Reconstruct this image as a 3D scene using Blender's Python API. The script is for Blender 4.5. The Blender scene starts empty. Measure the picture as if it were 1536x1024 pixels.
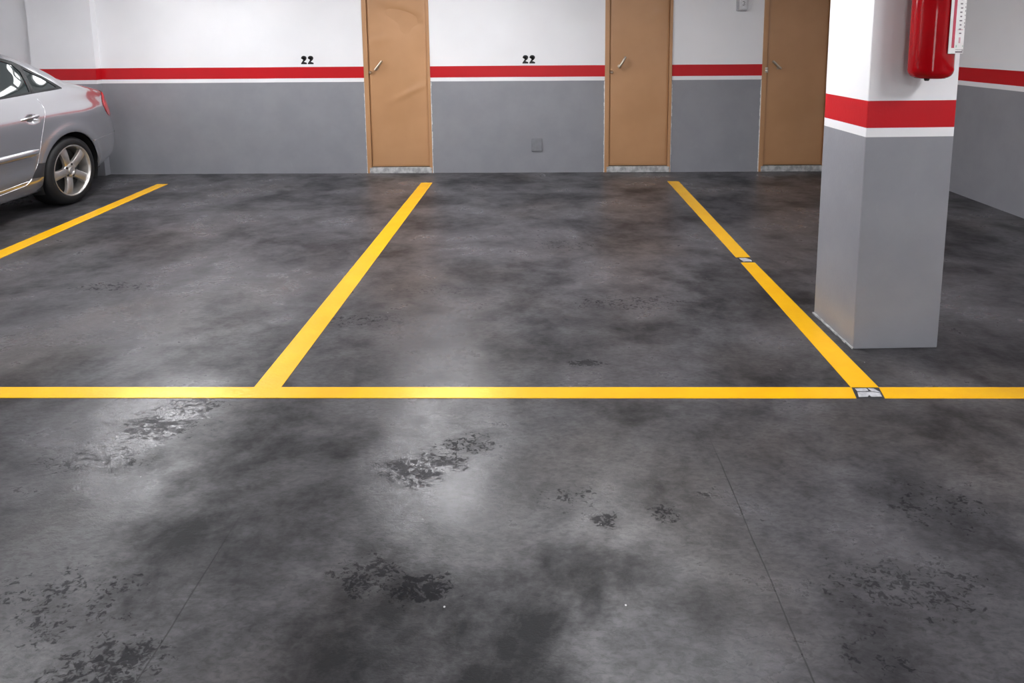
import bpy, bmesh, math, random
from mathutils import Vector, Matrix
from mathutils.bvhtree import BVHTree
PI = math.pi
random.seed(4)
SC = bpy.context.scene
COL = SC.collection
D = 7.204            # back wall plane
XR = 3.999           # right wall plane
XL = -7.6            # left wall plane
YF = -5.0            # wall behind the camera
HC = 2.55            # ceiling height
ZT, ZM, ZB = 1.207, 1.081, 1.038   # painted bands: red top, red bottom, white bottom

# ------------------------------------------------------------------ helpers
def link(o, parent=None):
    COL.objects.link(o)
    if parent is not None:
        o.parent = parent
    return o

def obj(name, bm, mat, parent=None, smooth=False, angle=None):
    me = bpy.data.meshes.new(name)
    bm.normal_update()
    bm.to_mesh(me); bm.free()
    if mat is not None:
        for m in (mat if isinstance(mat, (list, tuple)) else [mat]):
            me.materials.append(m)
    if smooth:
        for p in me.polygons: p.use_smooth = True
        if angle is not None:
            me.set_sharp_from_angle(angle=math.radians(angle))
    return link(bpy.data.objects.new(name, me), parent)

def empty(name, loc, rz=0.0):
    o = bpy.data.objects.new(name, None)
    o.empty_display_size = 0.1
    o.location = loc; o.rotation_euler = (0, 0, rz)
    return link(o)

def tag(o, label, cat, group=None, kind=None):
    o['label'] = label; o['category'] = cat
    if group: o['group'] = group
    if kind: o['kind'] = kind
    return o

def box(bm, x0, x1, y0, y1, z0, z1, bevel=0.0, seg=2):
    r = bmesh.ops.create_cube(bm, size=1.0)
    vs = r['verts']
    for v in vs:
        v.co = Vector(((x0+x1)/2 + v.co.x*(x1-x0), (y0+y1)/2 + v.co.y*(y1-y0), (z0+z1)/2 + v.co.z*(z1-z0)))
    if bevel > 0:
        es = list({e for v in vs for e in v.link_edges})
        bmesh.ops.bevel(bm, geom=es, offset=bevel, segments=seg, profile=0.6, affect='EDGES')
    return vs

def BM(): return bmesh.new()

def bx(*a, **k):
    bm = BM(); box(bm, *a, **k); return bm

def prism(bm, pts, z0, z1):
    """floor polygon (x,y) between two heights"""
    lo = [bm.verts.new((x, y, z0)) for x, y in pts]
    hi = [bm.verts.new((x, y, z1)) for x, y in pts]
    n = len(pts)
    bm.faces.new(hi); bm.faces.new(lo[::-1])
    for i in range(n):
        bm.faces.new((lo[i], lo[(i+1) % n], hi[(i+1) % n], hi[i]))
    bmesh.ops.recalc_face_normals(bm, faces=bm.faces[:])

def lathe(bm, prof, n=48, axis='Z', c=(0, 0, 0), closed=False):
    rings = []
    c = Vector(c)
    for r, h in prof:
        ring = []
        for i in range(n):
            a = 2*PI*i/n
            if axis == 'Z': p = Vector((r*math.cos(a), r*math.sin(a), h))
            elif axis == 'X': p = Vector((h, r*math.cos(a), r*math.sin(a)))
            else: p = Vector((r*math.cos(a), h, r*math.sin(a)))
            ring.append(bm.verts.new(c+p))
        rings.append(ring)
    m = len(rings)
    for k in range(m if closed else m-1):
        A, B = rings[k], rings[(k+1) % m]
        for i in range(n):
            try: bm.faces.new((A[i], A[(i+1) % n], B[(i+1) % n], B[i]))
            except ValueError: pass
    if not closed:
        for ring, (r, h) in ((rings[0], prof[0]), (rings[-1], prof[-1])):
            if r > 1e-6:
                try: bm.faces.new(ring)
                except ValueError: pass
    bmesh.ops.remove_doubles(bm, verts=bm.verts[:], dist=1e-6)
    bmesh.ops.recalc_face_normals(bm, faces=bm.faces[:])

def tube(bm, pts, r, n=10, cap=True):
    pts = [Vector(p) for p in pts]
    rings = []
    up = Vector((0, 0, 1))
    for i, p in enumerate(pts):
        t = (pts[min(i+1, len(pts)-1)] - pts[max(i-1, 0)]).normalized()
        a = t.cross(up)
        if a.length < 1e-3: a = t.cross(Vector((1, 0, 0)))
        a.normalize(); b = t.cross(a).normalized()
        rr = r[i] if isinstance(r, (list, tuple)) else r
        rings.append([bm.verts.new(p + a*rr*math.cos(2*PI*k/n) + b*rr*math.sin(2*PI*k/n)) for k in range(n)])
    for A, B in zip(rings, rings[1:]):
        for i in range(n):
            bm.faces.new((A[i], A[(i+1) % n], B[(i+1) % n], B[i]))
    if cap:
        bm.faces.new(rings[0][::-1]); bm.faces.new(rings[-1])
    bmesh.ops.recalc_face_normals(bm, faces=bm.faces[:])

# ------------------------------------------------------------------ node helpers
class NT:
    def __init__(s, name):
        s.m = bpy.data.materials.new(name); s.m.use_nodes = True
        s.t = s.m.node_tree; s.n = s.t.nodes; s.l = s.t.links
        s.b = s.n['Principled BSDF']
    def node(s, typ, **k):
        n = s.n.new(typ)
        for a, v in k.items(): setattr(n, a, v)
        return n
    def set(s, sock, v):
        if hasattr(v, 'is_output') or isinstance(v, bpy.types.NodeSocket): s.l.new(v, sock)
        else: sock.default_value = v
    def math(s, op, a, b=None, c=None, clamp=False):
        n = s.node('ShaderNodeMath', operation=op, use_clamp=clamp)
        s.set(n.inputs[0], a)
        if b is not None: s.set(n.inputs[1], b)
        if c is not None: s.set(n.inputs[2], c)
        return n.outputs[0]
    def mix(s, f, a, b):
        n = s.node('ShaderNodeMix', data_type='RGBA')
        s.set(n.inputs[0], f); s.set(n.inputs[6], a); s.set(n.inputs[7], b)
        return n.outputs[2]
    def ramp(s, f, lo, hi, a=0.0, b=1.0, smooth=True):
        n = s.node('ShaderNodeMapRange', interpolation_type='SMOOTHSTEP' if smooth else 'LINEAR')
        s.set(n.inputs[0], f)
        n.inputs[1].default_value = lo; n.inputs[2].default_value = hi
        n.inputs[3].default_value = a; n.inputs[4].default_value = b
        return n.outputs[0]
    def noise(s, vec, scale, detail=4, rough=0.5, dist=0.0):
        n = s.node('ShaderNodeTexNoise')
        s.l.new(vec, n.inputs['Vector'])
        n.inputs['Scale'].default_value = scale; n.inputs['Detail'].default_value = detail
        n.inputs['Roughness'].default_value = rough; n.inputs['Distortion'].default_value = dist
        return n.outputs[0]
    def pos(s):
        return s.node('ShaderNodeNewGeometry').outputs['Position']
    def objco(s):
        return s.node('ShaderNodeTexCoord').outputs['Object']
    def map(s, vec, scale=(1, 1, 1), rot=(0, 0, 0), loc=(0, 0, 0)):
        n = s.node('ShaderNodeMapping')
        s.l.new(vec, n.inputs[0])
        n.inputs['Location'].default_value = loc; n.inputs['Rotation'].default_value = rot; n.inputs['Scale'].default_value = scale
        return n.outputs[0]
    def bump(s, h, strength=0.1, dist=0.01):
        n = s.node('ShaderNodeBump')
        n.inputs['Strength'].default_value = strength; n.inputs['Distance'].default_value = dist
        s.set(n.inputs['Height'], h)
        s.l.new(n.outputs[0], s.b.inputs['Normal'])
    def inp(s, **k):
        for a, v in k.items(): s.set(s.b.inputs[a.replace('_', ' ')], v)
        return s.m

def plain(name, col, rough=0.5, metal=0.0, spec=0.5, coat=0.0, nscale=30, namp=0.06):
    t = NT(name)
    f = t.noise(t.objco(), nscale, 3)
    c = t.mix(t.ramp(f, .3, .7), tuple(x*(1-namp) for x in col)+(1,), tuple(min(1, x*(1+namp)) for x in col)+(1,))
    t.inp(Base_Color=c, Roughness=rough, Metallic=metal)
    t.b.inputs['Specular IOR Level'].default_value = spec
    if coat: t.b.inputs['Coat Weight'].default_value = coat; t.b.inputs['Coat Roughness'].default_value = .04
    return t.m

def emit(name, col, strength):
    t = NT(name)
    t.inp(Base_Color=(.9, .9, .9, 1), Emission_Color=col+(1,), Emission_Strength=strength)
    return t.m

# ------------------------------------------------------------------ materials
WHITE = (.80, .80, .815, 1); RED = (.50, .006, .012, 1); GREY = (.205, .208, .232, 1)
def wall_mat(name, wob=0.004):
    t = NT(name)
    p = t.pos()
    z = t.node('ShaderNodeSeparateXYZ'); t.l.new(p, z.inputs[0]); z = z.outputs[2]
    z = t.math('ADD', z, t.math('MULTIPLY', t.math('SUBTRACT', t.noise(p, 2.2, 2), .5), wob))
    big = t.noise(p, 1.4, 3)
    wht = t.mix(t.ramp(big, .3, .7), (.775, .775, .79, 1), (.82, .82, .835, 1))
    gry = t.mix(t.ramp(t.noise(p, 3.5, 5, .6), .3, .7), (.24, .242, .266, 1), (.268, .270, .292, 1))
    sc = t.ramp(t.noise(t.map(p, (9, 9, 3)), 2.0, 5, .65), .66, .74)
    gry = t.mix(t.math('MULTIPLY', sc, .35), gry, (.30, .30, .32, 1))
    c = t.mix(t.math('GREATER_THAN', z, ZB), gry, wht)
    red = t.math('MULTIPLY', t.math('GREATER_THAN', z, ZM), t.math('LESS_THAN', z, ZT))
    c = t.mix(red, c, RED)
    t.inp(Base_Color=c, Roughness=t.mix(t.math('GREATER_THAN', z, ZT), (.38, .38, .38, 1), (.6, .6, .6, 1)))
    t.b.inputs['Specular IOR Level'].default_value = .35
    t.bump(t.math('ADD', t.noise(p, 60, 4, .6), t.math('MULTIPLY', t.noise(p, 5, 3), 1.5)), .12, .006)
    return t.m

def floor_mat():
    t = NT('polished_concrete')
    p = t.pos()
    warp = t.noise(p, 1.1, 5, .6)
    cloud = t.noise(t.map(p, (1, 1.15, 1), (0, 0, .3)), 1.25, 8, .62, .35)
    cloud2 = t.noise(t.map(p, (1, 1, 1), (0, 0, 1.1), (5, 2, 0)), 3.4, 8, .66, .2)
    fine = t.noise(t.map(p, (1, 2.2, 1), (0, 0, .5)), 34, 6, .68, .6)
    vfine = t.noise(t.map(p, (1, 1.6, 1), (0, 0, .4)), 150, 4, .7, .4)
    cloud3 = t.noise(t.map(p, (1, 1.5, 1), (0, 0, .4), (1, 9, 0)), 11, 6, .7, .5)
    k = t.math('ADD', t.math('MULTIPLY', t.ramp(cloud, .38, .63), .50), t.math('MULTIPLY', t.ramp(cloud2, .34, .66), .34))
    k = t.math('ADD', k, t.math('MULTIPLY', t.ramp(cloud3, .32, .68), .16))
    # lamp glare put into floor tone and gloss as broad lighter spots, some darkened
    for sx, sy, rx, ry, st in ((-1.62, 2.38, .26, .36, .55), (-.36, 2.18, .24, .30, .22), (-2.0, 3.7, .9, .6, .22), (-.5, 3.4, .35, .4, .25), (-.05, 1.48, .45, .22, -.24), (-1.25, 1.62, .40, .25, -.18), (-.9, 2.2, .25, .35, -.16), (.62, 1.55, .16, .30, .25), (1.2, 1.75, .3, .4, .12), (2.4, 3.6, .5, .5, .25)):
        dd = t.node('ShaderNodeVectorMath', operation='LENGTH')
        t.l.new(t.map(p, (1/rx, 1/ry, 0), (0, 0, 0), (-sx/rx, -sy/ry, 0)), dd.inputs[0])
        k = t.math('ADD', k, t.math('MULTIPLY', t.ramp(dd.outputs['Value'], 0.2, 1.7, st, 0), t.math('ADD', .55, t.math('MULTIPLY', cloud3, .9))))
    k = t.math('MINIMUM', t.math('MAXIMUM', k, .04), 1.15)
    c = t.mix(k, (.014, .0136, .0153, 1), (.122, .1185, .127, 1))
    # warm brownish areas
    wm = t.ramp(t.noise(t.map(p, (1, 1, 1), (0, 0, 0), (3, 7, 0)), .8, 4, .5), .48, .68)
    c = t.mix(t.math('MULTIPLY', wm, .85), c, t.mix(k, (.020, .0168, .0163, 1), (.125, .112, .108, 1)))
    # fine mottling
    fm = t.ramp(fine, .30, .62)
    c = t.mix(t.math('MULTIPLY', t.math('SUBTRACT', 1.0, fm), .58), c, (.018, .0175, .0195, 1))
    pit = t.ramp(vfine, .62, .72)
    c = t.mix(t.math('MULTIPLY', pit, .55), c, (.014, .0135, .015, 1))
    # local scabby wear patches  (x, y, rx, ry, strength)
    spots = [(-.47, 2.10, .13, .07, .8), (-.37, 2.15, .13, .07, .8), (-.27, 2.24, .12, .07, .7), (-.42, 2.06, .08, .06, .8), (-1.50, 2.35, .20, .10, .75), (-1.45, 2.50, .16, .07, .7),
             (-1.62, 2.15, .22, .10, .6), (-.33, 1.60, .10, .06, 1), (-.48, 1.64, .12, .08, .75), (.21, 2.85, .09, .035, 1.1), (.39, 1.89, .05, .04, .9), (.2, 1.86, .05, .04, .9),
             (.10, 1.95, .12, .07, .5), (.55, 1.98, .06, .04, .5), (-1.05, 1.36, .16, .10, .8), (-1.3, 1.55, .25, .14, .55), (1.0, 1.62, .25, .12, .6), (1.25, 1.92, .2, .12, .5), (.82, 1.40, .10, .1, .5),
             (-2.6, 3.8, .30, .09, .6), (-.9, 3.32, .32, .11, .55), (.50, 3.55, .36, .12, .55), (-.6, 3.75, .25, .08, .45), (-3.0, 3.1, .5, .15, .35), (.2, 4.6, .4, .15, .35)]
    patt = t.noise(t.map(p, (1, 1.3, 1), (0, 0, .5)), 52, 5, .6, 1.0)
    tot = None
    for sx, sy, rx, ry, st in spots:
        d = t.node('ShaderNodeVectorMath', operation='LENGTH')
        t.l.new(t.map(p, (1/rx, 1/ry, 0), (0, 0, 0), (-sx/rx, -sy/ry, 0)), d.inputs[0])
        f = t.ramp(d.outputs['Value'], 0.25, 1.6, st, 0)
        tot = f if tot is None else t.math('MAXIMUM', tot, f)
    brk = t.noise(t.map(p, (1, 1.4, 1), (0, 0, .7), (4, 4, 0)), 17, 4, .6, .8)
    wear = t.ramp(t.math('ADD', t.math('MULTIPLY', tot, .20), t.math('ADD', t.math('MULTIPLY', patt, .62), t.math('MULTIPLY', brk, .46))), .645, .735)
    wear = t.math('MULTIPLY', wear, t.ramp(tot, .02, .3))
    c = t.mix(t.math('MULTIPLY', wear, .62), c, (.014, .014, .016, 1))
    c = t.mix(t.math('MULTIPLY', tot, .22), c, (.018, .0175, .0195, 1))
    # grit specks
    vo = t.node('ShaderNodeTexVoronoi'); t.l.new(p, vo.inputs['Vector']); vo.inputs['Scale'].default_value = 6.0
    spk = t.math('LESS_THAN', vo.outputs['Distance'], .018)
    c = t.mix(t.math('MULTIPLY', spk, .8), c, (.5, .5, .5, 1))
    # construction joints running in depth
    sp = t.node('ShaderNodeSeparateXYZ'); t.l.new(p, sp.inputs[0])
    wob = t.math('MULTIPLY', t.math('SUBTRACT', t.noise(p, 3, 3), .5), .02)
    jt = None
    for jx, y0 in ((.638, 2.35), (-.96, 1.95)):
        d = t.math('ABSOLUTE', t.math('ADD', t.math('SUBTRACT', sp.outputs[0], jx), wob))
        j = t.math('MULTIPLY', t.ramp(d, .0008, .0034, 1, 0), t.ramp(sp.outputs[1], y0-.25, y0, 1, 0))
        jt = j if jt is None else t.math('MAXIMUM', jt, j)
    c = t.mix(t.math('MULTIPLY', jt, .8), c, (.012, .012, .013, 1))
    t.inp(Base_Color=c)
    # gloss: sealed, more worn in patches
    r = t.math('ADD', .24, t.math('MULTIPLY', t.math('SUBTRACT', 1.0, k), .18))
    r = t.math('ADD', r, t.math('MULTIPLY', wear, .22))
    r = t.math('ADD', r, t.math('MULTIPLY', pit, .12))
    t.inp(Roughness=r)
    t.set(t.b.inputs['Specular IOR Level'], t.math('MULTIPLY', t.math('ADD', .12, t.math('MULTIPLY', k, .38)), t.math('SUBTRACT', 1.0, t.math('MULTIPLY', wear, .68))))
    h = t.math('ADD', t.math('MULTIPLY', fine, .55), t.math('MULTIPLY', vfine, .35))
    h = t.math('SUBTRACT', h, t.math('MULTIPLY', wear, .25))
    h = t.math('SUBTRACT', h, t.math('MULTIPLY', jt, .15))
    h = t.math('ADD', h, t.math('MULTIPLY', t.noise(p, 9, 3), .8))
    t.bump(h, .22, .006)
    return t.m

def yellow_mat():
    t = NT('yellow_line_paint')
    p = t.pos()
    c = t.mix(t.ramp(t.noise(p, 5, 4), .3, .7), (.96, .495, .003, 1), (1.0, .545, .004, 1))
    c = t.mix(t.math('MULTIPLY', t.ramp(t.noise(p, 70, 5, .7), .68, .76), .35), c, (.55, .27, .01, 1))
    t.inp(Base_Color=c, Roughness=.27, Metallic=.18)
    t.b.inputs['Specular IOR Level'].default_value = .5
    t.bump(t.noise(t.map(p, (1, 2, 1), (0, 0, .5)), 42, 5, .65, .5), .20, .006)
    return t.m

def door_mat():
    t = NT('brown_door_paint')
    p = t.objco()
    c = t.mix(t.ramp(t.noise(p, 2.2, 3), .3, .7), (.44, .235, .112, 1), (.49, .268, .132, 1))
    c = t.mix(t.math('MULTIPLY', t.ramp(t.noise(p, 60, 4, .7), .66, .78), .3), c, (.22, .11, .06, 1))
    t.inp(Base_Color=c, Roughness=.36)
    t.b.inputs['Specular IOR Level'].default_value = .45
    t.bump(t.math('ADD', t.noise(p, 4, 2), t.math('MULTIPLY', t.noise(p, 120, 2), .05)), .10, .02)
    return t.m

def paint_mat():
    t = NT('silver_car_paint')
    p = t.objco()
    f = t.noise(p, 900, 1)
    c = t.mix(f, (.50, .50, .52, 1), (.58, .58, .60, 1))
    t.inp(Base_Color=c, Roughness=.22, Metallic=.92)
    t.b.inputs['Coat Weight'].default_value = .8; t.b.inputs['Coat Roughness'].default_value = .03
    return t.m

M = dict(
    wall=wall_mat('banded_wall_paint'), pil=wall_mat('banded_pillar_paint', .0025), floor=floor_mat(), yellow=yellow_mat(), door=door_mat(), paint=paint_mat(),
    ceil=plain('white_ceiling_paint', (.50, .50, .51), .7, nscale=3),
    caulk=plain('white_caulk', (.72, .72, .72), .6, nscale=60, namp=.15),
    thresh=plain('cement_threshold', (.42, .42, .42), .65, nscale=25, namp=.3),
    steel=plain('brushed_steel', (.62, .56, .47), .32, 1.0),
    dark=plain('dark_rubber_gap', (.012, .012, .013), .6),
    black=plain('black_number_paint', (.012, .012, .014), .5),
    plate=plain('grey_painted_plate', (.20, .203, .222), .45),
    switchgrey=plain('grey_switch_plastic', (.42, .42, .44), .45),
    switchwhite=plain('pale_switch_plastic', (.68, .68, .70), .4),
    extred=plain('extinguisher_red_enamel', (.33, .002, .005), .07, spec=.22, nscale=8),
    card=plain('white_card', (.80, .78, .77), .45, nscale=12),
    cardred=plain('card_red_print', (.50, .05, .09), .5),
    cardink=plain('card_grey_print', (.20, .17, .18), .5),
    cardpink=plain('card_pink_print', (.62, .36, .40), .5),
    cardgreen=plain('card_green_print', (.30, .50, .38), .5),
    tape=plain('worn_grey_tape', (.44, .44, .46), .45, nscale=40, namp=.2),
    crack=plain('dark_bare_patch', (.03, .03, .033), .6),
    glass=None, trimblack=plain('gloss_black_trim', (.008, .008, .009), .38, spec=.3),
    tyre=plain('tyre_rubber', (.010, .010, .011), .55, spec=.35, nscale=60),
    alloy=plain('silver_alloy', (.60, .58, .56), .30, .9, nscale=20),
    alloydark=plain('dark_wheel_barrel', (.012, .012, .012), .6),
    bright=plain('bright_trim_metal', (.86, .86, .87), .18, 1.0),
    flankdark=plain('dark_flank_patch', (.03, .03, .034), .45),
    bolt=plain('dark_bolt', (.012, .012, .012), .5),
    brass=plain('pale_lock_metal', (.66, .62, .52), .3, .9),
    headlamp=plain('headlight_lens', (.55, .57, .60), .05, spec=.8, coat=.5),
    lampwhite=plain('white_lamp_housing', (.8, .8, .8), .4),
)
t = NT('tail_light_red'); t.inp(Base_Color=(.55, .006, .010, 1), Roughness=.12); t.b.inputs['Coat Weight'].default_value = .7
vv = t.node('ShaderNodeTexVoronoi'); t.l.new(t.objco(), vv.inputs['Vector']); vv.inputs['Scale'].default_value = 60; t.bump(vv.outputs['Distance'], .15, .004); M['tail'] = t.m
t = NT('tinted_car_glass'); t.inp(Base_Color=(.018, .024, .024, 1), Roughness=.01); t.b.inputs['Specular IOR Level'].default_value = .6; M['glass'] = t.m
LAMP = emit('lamp_diffuser_glow', (.97, .975, 1.0), 16.0)

DOORGLOW = emit('lit_frosted_glass', (.98, .985, 1.0), 2.2)
WGLOW = emit('wall_light_glow', (.97, .99, 1.0), 4.0)

# ------------------------------------------------------------------ room shell
DOORS = [(-1.952, -1.214), (.727, 1.467), (2.460, 3.205)]
DTOP = 2.06
bm = BM()
xs = [XL]
segs = []
for a, b in DOORS:
    segs.append((xs[-1], a)); xs.append(b)
segs.append((xs[-1], XR))
for a, b in segs: box(bm, a, b, D, D+.2, 0, HC)
for a, b in DOORS: box(bm, a, b, D, D+.2, DTOP, HC)
box(bm, -5.615, -4.905, D-.085, D+.01, 0, HC)          # shallow pilaster behind the car
tag(obj('wall_back', bm, M['wall']), 'back wall painted white over grey with a red and white band, three brown doors in it', 'wall', kind='structure')
tag(obj('wall_right', bx(XR, XR+.2, YF, D+.2, 0, HC), M['wall']), 'right wall behind the square pillar, white over grey with red band', 'wall', kind='structure')
tag(obj('wall_left', bx(XL-.2, XL, YF, D+.2, 0, HC), M['wall']), 'left garage wall beyond the silver car', 'wall', kind='structure')
tag(obj('wall_front', bx(XL-.2, XR+.2, YF-.2, YF, 0, HC), M['wall']), 'garage wall opposite the brown doors', 'wall', kind='structure')
tag(obj('ceiling', bx(XL-.2, XR+.2, YF-.2, D+.2, HC, HC+.2), M['ceil']), 'white garage ceiling over the parking bays', 'ceiling', kind='structure')
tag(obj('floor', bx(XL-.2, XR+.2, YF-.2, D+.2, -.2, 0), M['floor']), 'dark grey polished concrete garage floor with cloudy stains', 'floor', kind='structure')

# pillar (slightly rotated square)
PX, PY, PS, PR = 1.5118, 2.9866, .414, .0367
pil = tag(empty('pillar', (PX, PY, 0), PR), 'square pillar with red and white band carrying the fire extinguisher', 'pillar', kind='structure')
bm = BM(); box(bm, 0, PS, 0, PS, 0, HC, bevel=.006, seg=2)
obj('shaft', bm, M['pil'], pil)
bm = BM()
for k in range(14):
    y0 = PS*k/14; w = .004+.005*random.random()
    prism(bm, [(-w, y0), (.001, y0), (.001, y0+PS/14), (-w*(.8+.4*random.random()), y0+PS/14)], .0005, .006+.004*random.random())
cb = obj('caulk_bead', bm, M['thresh'], pil); cb['label'] = 'pale caulk bead along the pillar foot'

# ------------------------------------------------------------------ doors
def dent(x, z, items):
    s = 0
    for cx, cz, rx, rz, rot, amp in items:
        dx, dz = x-cx, z-cz
        u = (dx*math.cos(rot)+dz*math.sin(rot))/rx; v = (-dx*math.sin(rot)+dz*math.cos(rot))/rz
        s += amp*math.exp(-(u*u+v*v))
    return s

def make_door(n, a, b, label, dents, handle, lockx, lock_kind):
    w = b-a
    root = tag(empty('door_%d' % n, ((a+b)/2, D, 0)), label, 'door', kind='structure')
    h = w/2
    fl, fr = .050, .030
    bm = BM()
    box(bm, -h, -h+fl, -.012, .12, 0, DTOP, bevel=.003); box(bm, h-fr, h, -.012, .12, 0, DTOP, bevel=.003); box(bm, -h+fl, h-fr, -.012, .12, DTOP-.04, DTOP)
    obj('frame', bm, M['door'], root)
    # leaf with dents on its front face
    x0, x1, z0, z1 = -h+fl+.004, h-fr-.004, .075, DTOP-.045
    bm = BM(); nx, nz = 44, 110
    g = [[None]*(nz+1) for _ in range(nx+1)]
    for i in range(nx+1):
        for j in range(nz+1):
            x = x0+(x1-x0)*i/nx; z = z0+(z1-z0)*j/nz
            e = min(i, nx-i, j, nz-j)
            g[i][j] = bm.verts.new((x, (.004 if e > 0 else .012) - dent(x, z, dents)*(1 if e > 0 else 0), z))
    for i in range(nx):
        for j in range(nz): bm.faces.new((g[i][j], g[i+1][j], g[i+1][j+1], g[i][j+1]))
    box(bm, x0, x1, .0125, .05, z0, z1)
    obj('leaf', bm, M['door'], root, smooth=True, angle=35)
    g1 = BM(); box(g1, -h+fl, x0, .02, .05, .07, DTOP-.04); box(g1, x1, h-fr, .02, .05, .07, DTOP-.04); box(g1, -h+fl, h-fr, .03, .06, .066, .076)
    obj('gap_seal', g1, M['dark'], root)
    bm = BM(); box(bm, -h+fl*.5, h-fr*.2, -.016, .1, 0, .066, bevel=.006)
    th = obj('threshold', bm, M['thresh'], root); th['label'] = 'pale cement threshold'
    bm = BM()
    for sx in (-1, 1):
        nseg = 26
        for k in range(nseg):
            zz0, zz1 = 1.03*k/nseg, 1.03*(k+1)/nseg
            ww = .005+.006*random.random()*(1.2 if sx > 0 else .8)
            xx = sx*h
            box(bm, min(xx, xx+sx*ww), max(xx, xx+sx*ww), -.004, .002, zz0, zz1)
    cbd = obj('caulk_bead', bm, M['caulk'], root); cbd['label'] = 'thin white caulk bead beside the frame'
    # lever: short square-ended tube standing off the leaf
    (hx0, hz0), (hx1, hz1) = handle
    c = (a+b)/2
    p0, p1 = Vector((hx0-c, -.055, hz0)), Vector((hx1-c, -.055, hz1))
    bm = BM()
    tube(bm, [p0, p0+(p1-p0)*.03, p0+(p1-p0)*.97, p1], [.010, .0135, .0135, .010], 12)
    hd = obj('handle', bm, M['steel'], root, smooth=True, angle=40); hd['label'] = 'short metal lever set at a slant'
    pm = p0.lerp(p1, .14 if hz0 < hz1 else .14)
    bm = BM(); tube(bm, [(pm.x, .006, pm.z), (pm.x, -.05, pm.z)], .009, 12); lathe(bm, [(.0, -.004), (.019, -.004), (.019, .006), (0, .006)], 20, 'Y', (pm.x, 0, pm.z))
    obj('spindle', bm, M['steel'], hd)
    lx, lz = lockx[0]-c, lockx[1]
    bm = BM()
    if lock_kind == 'round':
        lathe(bm, [(0, -.026), (.010, -.026), (.0155, -.020), (.0165, -.008), (.019, -.004), (.019, .006), (0, .006)], 24, 'Y', (lx, 0, lz))
        lk = obj('lock_cylinder', bm, M['steel'], root, smooth=True, angle=40)
        obj('key_slot', bx(lx-.0018, lx+.0018, -.0275, -.0255, lz-.009, lz+.009), M['dark'], lk)
    else:
        box(bm, lx-.016, lx+.016, -.014, .006, lz-.030, lz+.030, bevel=.004)
        lk = obj('lock_plate', bm, M['brass'], root, smooth=True, angle=40)
        bm = BM(); lathe(bm, [(0, -.030), (.010, -.030), (.012, -.024), (.012, -.012), (0, -.012)], 20, 'Y', (lx, 0, lz-.010))
        obj('lock_cylinder', bm, M['brass'], lk, smooth=True, angle=40)
        obj('key_slot', bx(lx-.014, lx+.013, -.0165, -.0135, lz+.007, lz+.012), M['dark'], lk)
    return root

make_door(1, *DOORS[0], label='brown metal door with dented upper half, nearest to the silver car',
          dents=[(.08, 1.75, .17, .055, -.33, -.034), (.10, 1.62, .10, .12, .4, -.012), (.16, .93, .26, .035, .45, .010), (-.20, 1.50, .2, .05, .2, .006), (-.05, 1.15, .25, .25, 0, .008), (.2, 1.7, .12, .03, .1, .006)],
          handle=((-1.817, 1.168), (-1.733, 1.272)), lockx=(-1.880, 1.142), lock_kind='round')
make_door(2, *DOORS[1], label='brown metal door midway between the number 22 and the switch box',
          dents=[(.26, 1.80, .09, .07, .3, .010), (-.05, .8, .3, .4, 0, .005), (.1, 1.45, .25, .15, .3, -.004)],
          handle=((.875, 1.176), (.950, 1.300)), lockx=(.800, 1.130), lock_kind='round')
make_door(3, *DOORS[2], label='brown metal door partly hidden by the square pillar',
          dents=[(0, 1.2, .3, .3, 0, .004)],
          handle=((2.650, 1.155), (2.556, 1.243)), lockx=(2.506, 1.142), lock_kind='plate')

# glazed entrance door on the opposite wall, lit from the stairwell behind it
ent = tag(empty('door_4', (-.94, YF, 0)), 'glazed entrance door with lit frosted panes in the opposite wall', 'door', kind='structure')
bm = BM(); box(bm, -.66, -.58, 0, .05, 0, 2.16); box(bm, .58, .66, 0, .05, 0, 2.16); box(bm, -.58, .58, 0, .05, 2.08, 2.16); box(bm, -.04, .04, 0, .05, .08, 2.08); box(bm, -.58, .58, 0, .05, 0, .08)
obj('frame', bm, M['thresh'], ent)
for sx in (-.31, .31): obj('pane', bx(sx-.27, sx+.27, .01, .025, .08, 2.08), DOORGLOW, ent)

# ------------------------------------------------------------------ painted numbers
TWO = [(.03, .50), (.045, .58), (.10, .665), (.18, .71), (.28, .72), (.38, .705), (.46, .655), (.505, .58), (.51, .505), (.485, .425), (.43, .35), (.35, .275), (.27, .21), (.215, .165), (.185, .12), (.515, .12), (.515, 0), (.01, 0),
       (.02, .075), (.055, .145), (.115, .215), (.19, .275), (.28, .345), (.345, .41), (.375, .47), (.378, .53), (.355, .58), (.31, .608), (.26, .608), (.21, .585), (.18, .54), (.17, .48)]
def number22(x, z, label):
    root = tag(empty('bay_number', (x, D, z)), label, 'number', 'painted bay numbers on the back wall')
    s = .0925/.72
    for k in range(2):
        bm = BM()
        ox = k*.0755
        f = [bm.verts.new((ox+px*s*1.0, -.0012, pz*s)) for px, pz in TWO]
        b = [bm.verts.new((ox+px*s*1.0, .0006, pz*s)) for px, pz in TWO]
        n = len(TWO)
        bm.faces.new(f); bm.faces.new(b[::-1])
        for i in range(n): bm.faces.new((f[i], b[i], b[(i+1) % n], f[(i+1) % n]))
        bmesh.ops.triangulate(bm, faces=[q for q in bm.faces if len(q.verts) > 4])
        bmesh.ops.recalc_face_normals(bm, faces=bm.faces[:])
        obj('digit', bm, M['black'], root)
number22(-2.652, 1.238, 'black painted number 22 on the white wall between car and dented door')
number22(-.188, 1.230, 'black painted number 22 above the small grey cover plate')

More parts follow.
